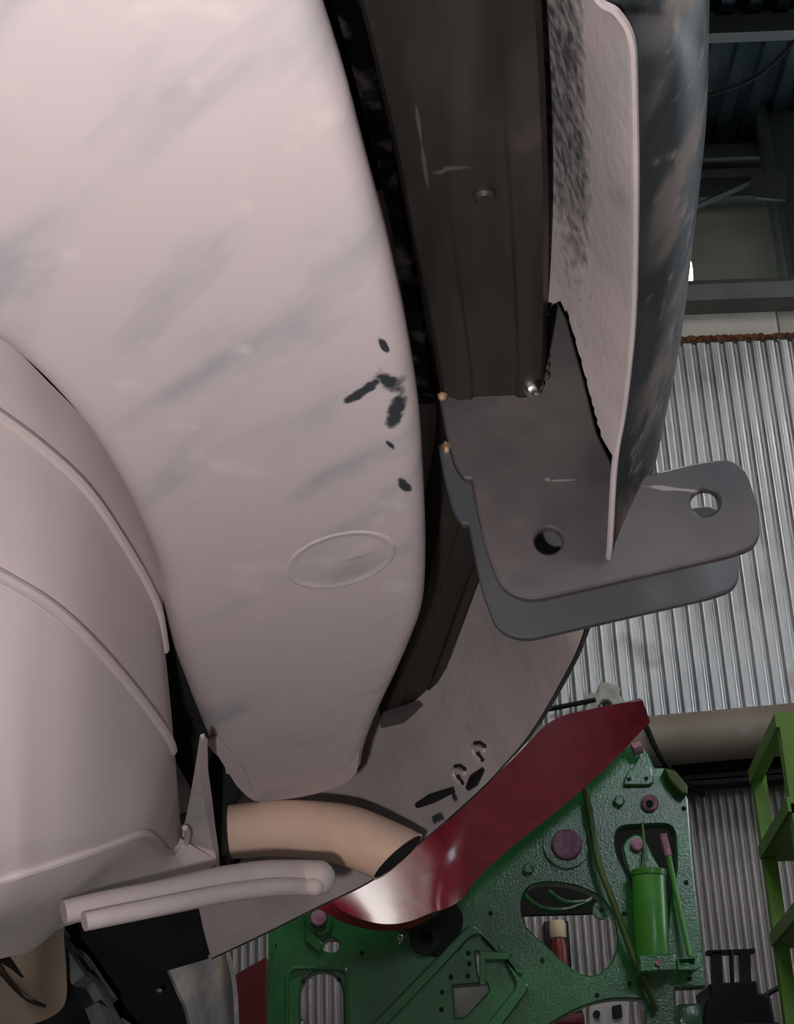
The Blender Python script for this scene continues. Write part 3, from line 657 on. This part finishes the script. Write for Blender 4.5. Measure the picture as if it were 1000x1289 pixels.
# spacer strap between the plates and weld spots
def blob(px, py, Y, r, m, parent, sq=(1, .8, 1)):
    bm = bmesh.new(); bmesh.ops.create_icosphere(bm, subdivisions=3, radius=1); c = at(px, py, Y)
    for v in bm.verts:
        k = 1 + .12*math.sin(7*v.co.x + 3*v.co.z) ; v.co = Vector((c.x + v.co.x*r*sq[0]*k, c.y + v.co.y*r*sq[1], c.z + v.co.z*r*sq[2]*k))
    return link('weld_bead', from_bm(bm, 'weld'), m, parent)
blob(670, 486, YP-.012, .0068, 'weld', P1)
blob(557, 499, YP-.002, .0032, 'rustweld', P1); blob(562, 563, YP+.002, .003, 'rustweld', P1, (.8, 1, 1.4))
for i, x in enumerate(range(572, 662, 9)): blob(x, 491 - (x-560)*.06 + random.uniform(-1, 1), YP-.001, .0034, 'steel', P1, (1.5, .8, 1))
for i, y in enumerate(range(400, 480, 12)): blob(689, y, YP-.001, .0022, 'steel', P1, (1, .8, 1.5))

# --- bumper
bp = [(690, -200, .44), (715, -110, .44), (748, -10, .44), (776, 14, .44), (794, 48, .44), (798, 110, .44), (800, 250, .44), (797, 400, .438), (786, 510, .428), (774, 585, .415), (766, 704, .389),
      (753, 700, .425), (734, 797, .395), (705, 860, .402), (668, 922, .408), (632, 965, .408), (600, 998, .405), (540, 1051, .40), (470, 1106, .39), (400, 1141, .38), (330, 1176, .37), (266, 1206, .36)]
cp = [(896, -200, .5), (896, -110, .5), (894, -10, .5), (893, 40, .5), (892, 90, .5), (889, 160, .5), (876, 280, .5), (857, 430, .49), (837, 530, .47), (821, 600, .448), (790, 680, .42),
      (766, 700, .43), (742, 795, .405), (713, 858, .41), (674, 921, .414), (634, 966, .412), (601, 1000, .408), (541, 1053, .403), (471, 1108, .393), (401, 1143, .383), (331, 1178, .373), (267, 1208, .363)]
NB = 16
b3 = cat([uz(*p) for p in bp], NB); c3 = cat([uz(*p) for p in cp], NB)
def inward(pts, i):
    t = pts[min(i+12, len(pts)-1)] - pts[max(i-12, 0)]; t.z = 0; t.normalize()
    return Vector((-t.y, t.x, 0))
rows_f = []; rows_o = []
SEC = [(v.x, v.y) for v in cat([(s_, t_, 0) for s_, t_ in ((0, 0), (.006, .014), (.012, .03), (.022, .06), (.035, .10), (.052, .135), (.075, .155), (.12, .168), (.2, .175))], 10)]
for i, (b, c) in enumerate(zip(b3, c3)):
    n = inward(b3, i); u = i/NB
    rows_f.append([b + n*s_ + Vector((0, 0, t_)) for s_, t_ in SEC])
    k = min(1, max(0, (8.6-u)/2.5))
    o = n*(-.006*k) + Vector((0, 0, -.004*k)); far = u > 11
    r = [b, b.lerp(c, .10) - Vector((0, 0, .001)), b.lerp(c, .35) + o*.9, b.lerp(c, .65) + o, b.lerp(c, .88) + o*.5]
    q = .006 if far else .014
    for a_ in range(0, 91, 15):
        a_ = math.radians(a_); r.append(c + n*(q*(1-math.cos(a_))) + Vector((0, 0, q*math.sin(a_)))) if False else r.append(c + n*(q*(1-math.cos(a_))) + Vector((0, 0, q*2.2*math.sin(a_))))
    r += [c + n*(q+.008) + Vector((0, 0, .10)), c + n*(q+.02) + Vector((0, 0, .22))]
    rows_o.append(r)
# the lip is notched where the two bracket plates pass through it
PZ = [(at(p[0], p[1], .86).x, at(p[0], p[1], .86).z) for p in PLo]
def inside(x, z, poly):
    c = False
    for (x0, z0), (x1, z1) in zip(poly, poly[1:] + poly[:1]):
        if (z0 > z) != (z1 > z) and x < (x1-x0)*(z-z0)/(z1-z0) + x0: c = not c
    return c
def notched(p):
    if not .70 < p.y < .945: return False
    k = .86/p.y if p.y < .86 else 1.0                          # the notch flares towards the near side
    return any(inside(p.x*k - .0015 + e_, CZ + (p.z-CZ)*k, PZ) for e_ in (0, .006, .012, .018))
bm = bmesh.new(); bl = bm.verts.layers.float.new('bare'); g = [[bm.verts.new(p) for p in r] for r in rows_f]
def sstep(a, b, x): x = min(1, max(0, (x-a)/(b-a))); return x*x*(3-2*x)
cut = [[notched(p) for p in r] for r in rows_f]
for i, r in enumerate(g):
    for j_, v in enumerate(r):
        v[bl] = sstep(.036, .060, SEC[j_][1]) * (1 - sstep(6.5, 8.5, i/NB))
    for j_ in range(len(r)-1):
        if cut[i][j_] != cut[i][j_+1]:                         # trim the kept vertex to the notch's outline
            a, b = (j_, j_+1) if cut[i][j_+1] else (j_+1, j_)
            p, q_ = rows_f[i][a], rows_f[i][b]; lo_, hi_ = 0.0, 1.0
            for _ in range(12):
                mid = (lo_+hi_)/2
                if notched(p.lerp(q_, mid)): hi_ = mid
                else: lo_ = mid
            r[a].co = p.lerp(q_, lo_)
for i in range(len(g)-1):
    for j_ in range(len(SEC)-1):
        ks = [(i, j_), (i, j_+1), (i+1, j_+1), (i+1, j_)]
        ks = [(a, b) for a, b in ks if not cut[a][b]]
        if len(ks) > 2: bm.faces.new([g[a][b] for a, b in ks])
bmesh.ops.delete(bm, geom=[v for v in bm.verts if not v.link_faces], context='VERTS')
bmesh.ops.recalc_face_normals(bm, faces=bm.faces)
BI = link('bumper_inner_lip', from_bm(bm, 'lip'), 'flange', CAR, angle=60)
# body above the bumper, its floor black with underseal
base = [b3[i] + inward(b3, i)*.035 for i in range(0, len(b3), 12)]
poly = [Vector((p.x, p.y, .97)) for p in base] + [Vector((-2.2, base[-1].y, .97)), Vector((-2.2, base[0].y, .97))]
link('body_shell', prism(poly, (0, 0, .4)), 'black', CAR)
me = loft(rows_o)
at_ = me.attributes.new('dust', 'FLOAT', 'POINT')
from mathutils.kdtree import KDTree
kt = KDTree(len(rows_o)*5)
for i, r in enumerate(rows_o):
    for j_ in range(5): kt.insert(r[j_], i*5 + j_)
kt.balance()
for v in me.vertices:
    k_ = kt.find(v.co)[1]; at_.data[v.index].value = (0, .12, .5, .95, 1)[k_ % 5]
BO = link('bumper_cover', me, 'bumper', CAR, angle=60)
bead_pts = [p + Vector((0, 0, -.0005)) for p in b3[:NB*10+3]]
link('lip_edge', tube(bead_pts, .0019, 6), 'flange', BI)
# cut tabs in the far lip
def onflange(px, py):
    d = ray(px, py); best = None
    from mathutils.geometry import intersect_ray_tri
    for i in range(NB*11, len(rows_f)-4, 4):
        for j in range(0, len(rows_f[0])-5, 5):
            a, b, c, e = rows_f[i][j], rows_f[i][j+5], rows_f[i+4][j+5], rows_f[i+4][j]
            for tri in ((a, b, c), (a, c, e)):
                h = intersect_ray_tri(*tri, d, CAM, True)
                if h and (best is None or (h-CAM).length < (best-CAM).length): best = h
    return best or at(px, py, 1.3)
for (x, y) in ((602, 944), (577, 973)):
    h = onflange(x, y); o = Vector((-.001, -.003, -.002))
    tab = link('clip_tab', tube([onflange(x-7, y-4)+o, onflange(x, y-5)+o, onflange(x+9, y-1)+o], .0022, 6), 'tube', BI)
    link('clip_tab', tube([onflange(x-6, y-3)+o, onflange(x-3, y+5)+o, onflange(x+4, y+12)+o], .0018, 6), 'tube', BI)
    o2 = o*.3
    link('clip_slot', tube([onflange(x-4, y-9)+o2, onflange(x+3, y-10)+o2, onflange(x+10, y-5)+o2], .0017, 6), 'hole', BI)
    link('clip_slot', tube([onflange(x, y+2)+o2, onflange(x+3, y+8)+o2, onflange(x+7, y+13)+o2], .002, 6), 'hole', BI)
link('lip_slot', tube([onflange(526, 1014)+Vector((0, -.001, 0)), onflange(545, 1005)+Vector((0, -.001, 0)), onflange(572, 994)+Vector((0, -.001, 0))], [.003, .005, .003], 8), 'hole', BI)
link('lip_slot', tube([onflange(590, 992)+Vector((0, -.001, 0)), onflange(598, 982)+Vector((0, -.001, 0)), onflange(609, 968)+Vector((0, -.001, 0))], [.003, .006, .002], 8), 'bumper', BI)

# --- tail pipe with slash-cut open end
pp = [(215, 1062), (250, 1052), (300, 1046), (350, 1042), (400, 1045), (440, 1052), (475, 1066), (512, 1084), (536, 1100)]
rr = [.023]*len(pp)
pY = [1.40, 1.39, 1.38, 1.37, 1.36, 1.35, 1.345, 1.34, 1.335]
path = cat([at(x, y, Y) for (x, y), Y in zip(pp, pY)], 6)
kr = [pxm(1.35, 33 + 5*min(1, i/(len(path)*.6))) for i in range(len(path))]
me = tube(path, kr, 32, caps=False)
bm = bmesh.new(); bm.from_mesh(me)
e0_, e1_ = at(543, 1042, 1.34), at(468, 1107, 1.34)
cn = (e1_-e0_).cross(Vector((.19, 1, .10))).normalized()
if cn.dot(path[-1]-e0_) < 0: cn = -cn
bmesh.ops.bisect_plane(bm, geom=bm.verts[:] + bm.edges[:] + bm.faces[:], plane_co=e0_, plane_no=cn, clear_outer=True)
bmesh.ops.recalc_face_normals(bm, faces=bm.faces)
bm2 = bm.copy(); 
bmesh.ops.solidify(bm, geom=bm.faces[:], thickness=.0015)
TPIPE = link('tail_pipe', from_bm(bm, 'pipe'), 'exhaust', CAR, angle=50)
for v in bm2.verts: 
    k = min(range(len(path)), key=lambda i: (path[i]-v.co).length); v.co = path[k] + (v.co-path[k])*.93
link('pipe_bore', from_bm(bm2, 'bore'), 'soot', TPIPE)
# --- silencer stub (dark) behind pipe's left end
link('silencer_joint', tube([at(262, 1052, 1.42), at(285, 1048, 1.41)], [.032, .032], 20), 'black', CAR)

# --- hanger: a flattened double tube below tank
hp = [(80, 1148), (140, 1136), (200, 1126), (270, 1111), (330, 1103), (375, 1103), (400, 1105)]
hY = [1.05, 1.065, 1.09, 1.13, 1.17, 1.20, 1.20]
def ptsY(h, dy): return cat([at(x, y, Y+dy) for (x, y), Y in zip(h, hY)], 6)
pth = ptsY(hp, 0); n = len(pth); R0, R1 = pxm(1.05, 15), pxm(1.2, 22)
rad = [R0 + (R1-R0)*i/(n-1) for i in range(n)]
ed = (pth[-1]-pth[-2]).normalized()
HG = link('suspension_link', tube(pth + [pth[-1] + ed*R1*math.sin(k*math.pi/12) for k in range(1, 7)], rad + [R1*math.cos(k*math.pi/12)+.0003 for k in range(1, 7)], 20), 'tube', CAR, angle=50)
hp2 = [(106, 1160), (160, 1149), (220, 1137), (280, 1125), (340, 1117), (380, 1116), (396, 1116)]
pt2 = ptsY(hp2, -.008); R0, R1 = pxm(1.05, 12), pxm(1.2, 12)
link('link_rib', tube(pt2 + [pt2[-1] + ed*R1*math.sin(k*math.pi/12) for k in range(1, 7)], [R0 + (R1-R0)*i/(len(pt2)-1) for i in range(len(pt2))] + [R1*math.cos(k*math.pi/12)+.0003 for k in range(1, 7)], 16), 'tube', HG)

# --- wheel: tyre with tread blocks, rim, dish
XC, ZC, RT = -.656, .41, .40
W0, W1 = 1.50, 1.70
def ringz(prof, seg=64, a0=0, a1=2*math.pi):
    return [[Vector((XC + r*math.cos(a0+(a1-a0)*k/seg), y, ZC + r*math.sin(a0+(a1-a0)*k/seg))) for r, y in prof] for k in range(seg+1)]
TY = link('tyre', loft(ringz([(.24, W0+.01), (.30, W0-.012), (.36, W0-.005), (RT-.012, W0+.015), (RT-.006, W0+.04), (RT-.004, (W0+W1)/2), (RT-.006, W1-.04), (RT-.012, W1-.015), (.36, W1+.005), (.30, W1+.012), (.24, W1-.01)])), 'black', CAR, angle=50)  # near-black carcass paints the shade of the tread grooves
blk_me = None
for k in range(30):
    a = 2*math.pi*k/30
    for j, (ya, yb_) in enumerate(((W0+.012, W0+.058), (W0+.068, W0+.125), (W0+.135, W1-.012))):
        aa = a + (.5 if j == 1 else 0)*2*math.pi/30
        ca, sa = math.cos(aa), math.sin(aa)
        if not (-.15 < math.atan2(sa, ca) < 1.6): continue
        bm = bmesh.new(); bmesh.ops.create_cube(bm, size=1)
        for v in bm.verts:
            t = v.co.x*.056; rr_ = RT - .010 + (v.co.z+.5)*.014; y = ya + (v.co.y+.5)*(yb_-ya)
            v.co = Vector((XC + rr_*ca - t*sa, y, ZC + rr_*sa + t*ca))
        link('tread_block', from_bm(bm, 'block'), 'rubber', TY)
link('rim', loft(ringz([(.22, W1), (.235, W0+.02), (.245, W0-.002), (.23, W0-.004), (.22, W0+.01), (.12, W0+.06), (.03, W0+.07)])), 'cup', CAR, angle=40)
# --- ochre cup (spring seat) in front of the wheel
YS = 1.44
outc = cat([(x, y, 0) for x, y in ((-80, 1160), (-20, 1168), (40, 1168), (78, 1160), (81, 1180), (84, 1225), (84, 1255), (76, 1272), (52, 1286), (0, 1300), (-80, 1310))], 4, False)
inc = cat([(x, y, 0) for x, y in ((-60, 1172), (-16, 1174), (24, 1176), (57, 1172), (59, 1190), (61, 1225), (61, 1250), (58, 1264), (40, 1264), (2, 1230), (-60, 1190))], 4, False)
rows = [[at(v.x, v.y, YS+.08) for v in outc], [at(v.x, v.y, YS+.01) for v in outc], [at(v.x*.97+v2.x*.03, v.y*.97+v2.y*.03, YS) for v, v2 in zip(outc, inc)], [at(v.x, v.y, YS+.010) for v in inc],
        [at(v.x*.8+20*.2, v.y*.8+1215*.2, YS+.045) for v in inc], [at(v.x*.3+20*.7, v.y*.3+1215*.7, YS+.055) for v in inc], [at(20, 1215, YS+.055) for v in inc]]
SC_ = link('spring_seat', loft(rows), 'cup', CAR, angle=60)
link('seat_groove', tube(cat([at(x, y, YS) for x, y in ((-10, 1205), (4, 1228), (20, 1247), (38, 1261), (57, 1267))], 4), .0014, 6), 'hole', SC_)

# --- wheel arch liner, mud flap
link('arch_liner', loft([[at(x, y, 1.78) for x, y in ((-120, 1100), (100, 1110), (200, 1105), (285, 1100))], [at(x, y, 1.82) for x, y in ((-120, 1300), (100, 1300), (215, 1260), (262, 1214))],
                         [at(x, y, 1.9) for x, y in ((-120, 1500), (100, 1480), (200, 1460), (250, 1440))]], thick=.004), 'black', CAR)
link('arch_lip', loft([[at(x, y, Y) for x, y, Y in ((128, 1158, 1.72), (160, 1150, 1.72), (215, 1140, 1.7), (268, 1128, 1.7))],
                       [at(x, y, Y) for x, y, Y in ((135, 1226, 1.73), (165, 1228, 1.73), (208, 1222, 1.73), (262, 1206, 1.73))]], thick=.003), 'black', CAR)
fp = [[(209, 1219), (235, 1211), (262, 1203), (280, 1198), (289, 1196)], [(222, 1250), (245, 1245), (270, 1238), (288, 1236), (297, 1232)], [(236, 1290), (256, 1288), (278, 1286), (292, 1284), (301, 1284)], [(250, 1420), (265, 1420), (285, 1420), (296, 1420), (304, 1420)]]
fr = []
for r in fp: 
    fr.append([at(x, y, 1.75 + (.012 if k % 2 else 0) + (.015 if k == 3 else 0)) for k, (x, y) in enumerate(r)])
fr2 = [cat(r, 4) for r in fr]; cols = list(zip(*fr2)); fr3 = list(zip(*[cat(c, 5) for c in cols]))
link('mud_flap', loft([list(r) for r in fr3], thick=.005), 'flap', CAR, angle=60)
link('screw', disc(201, 1247, 1.72, .003, .004, 10, .001), 'chrome', CAR)
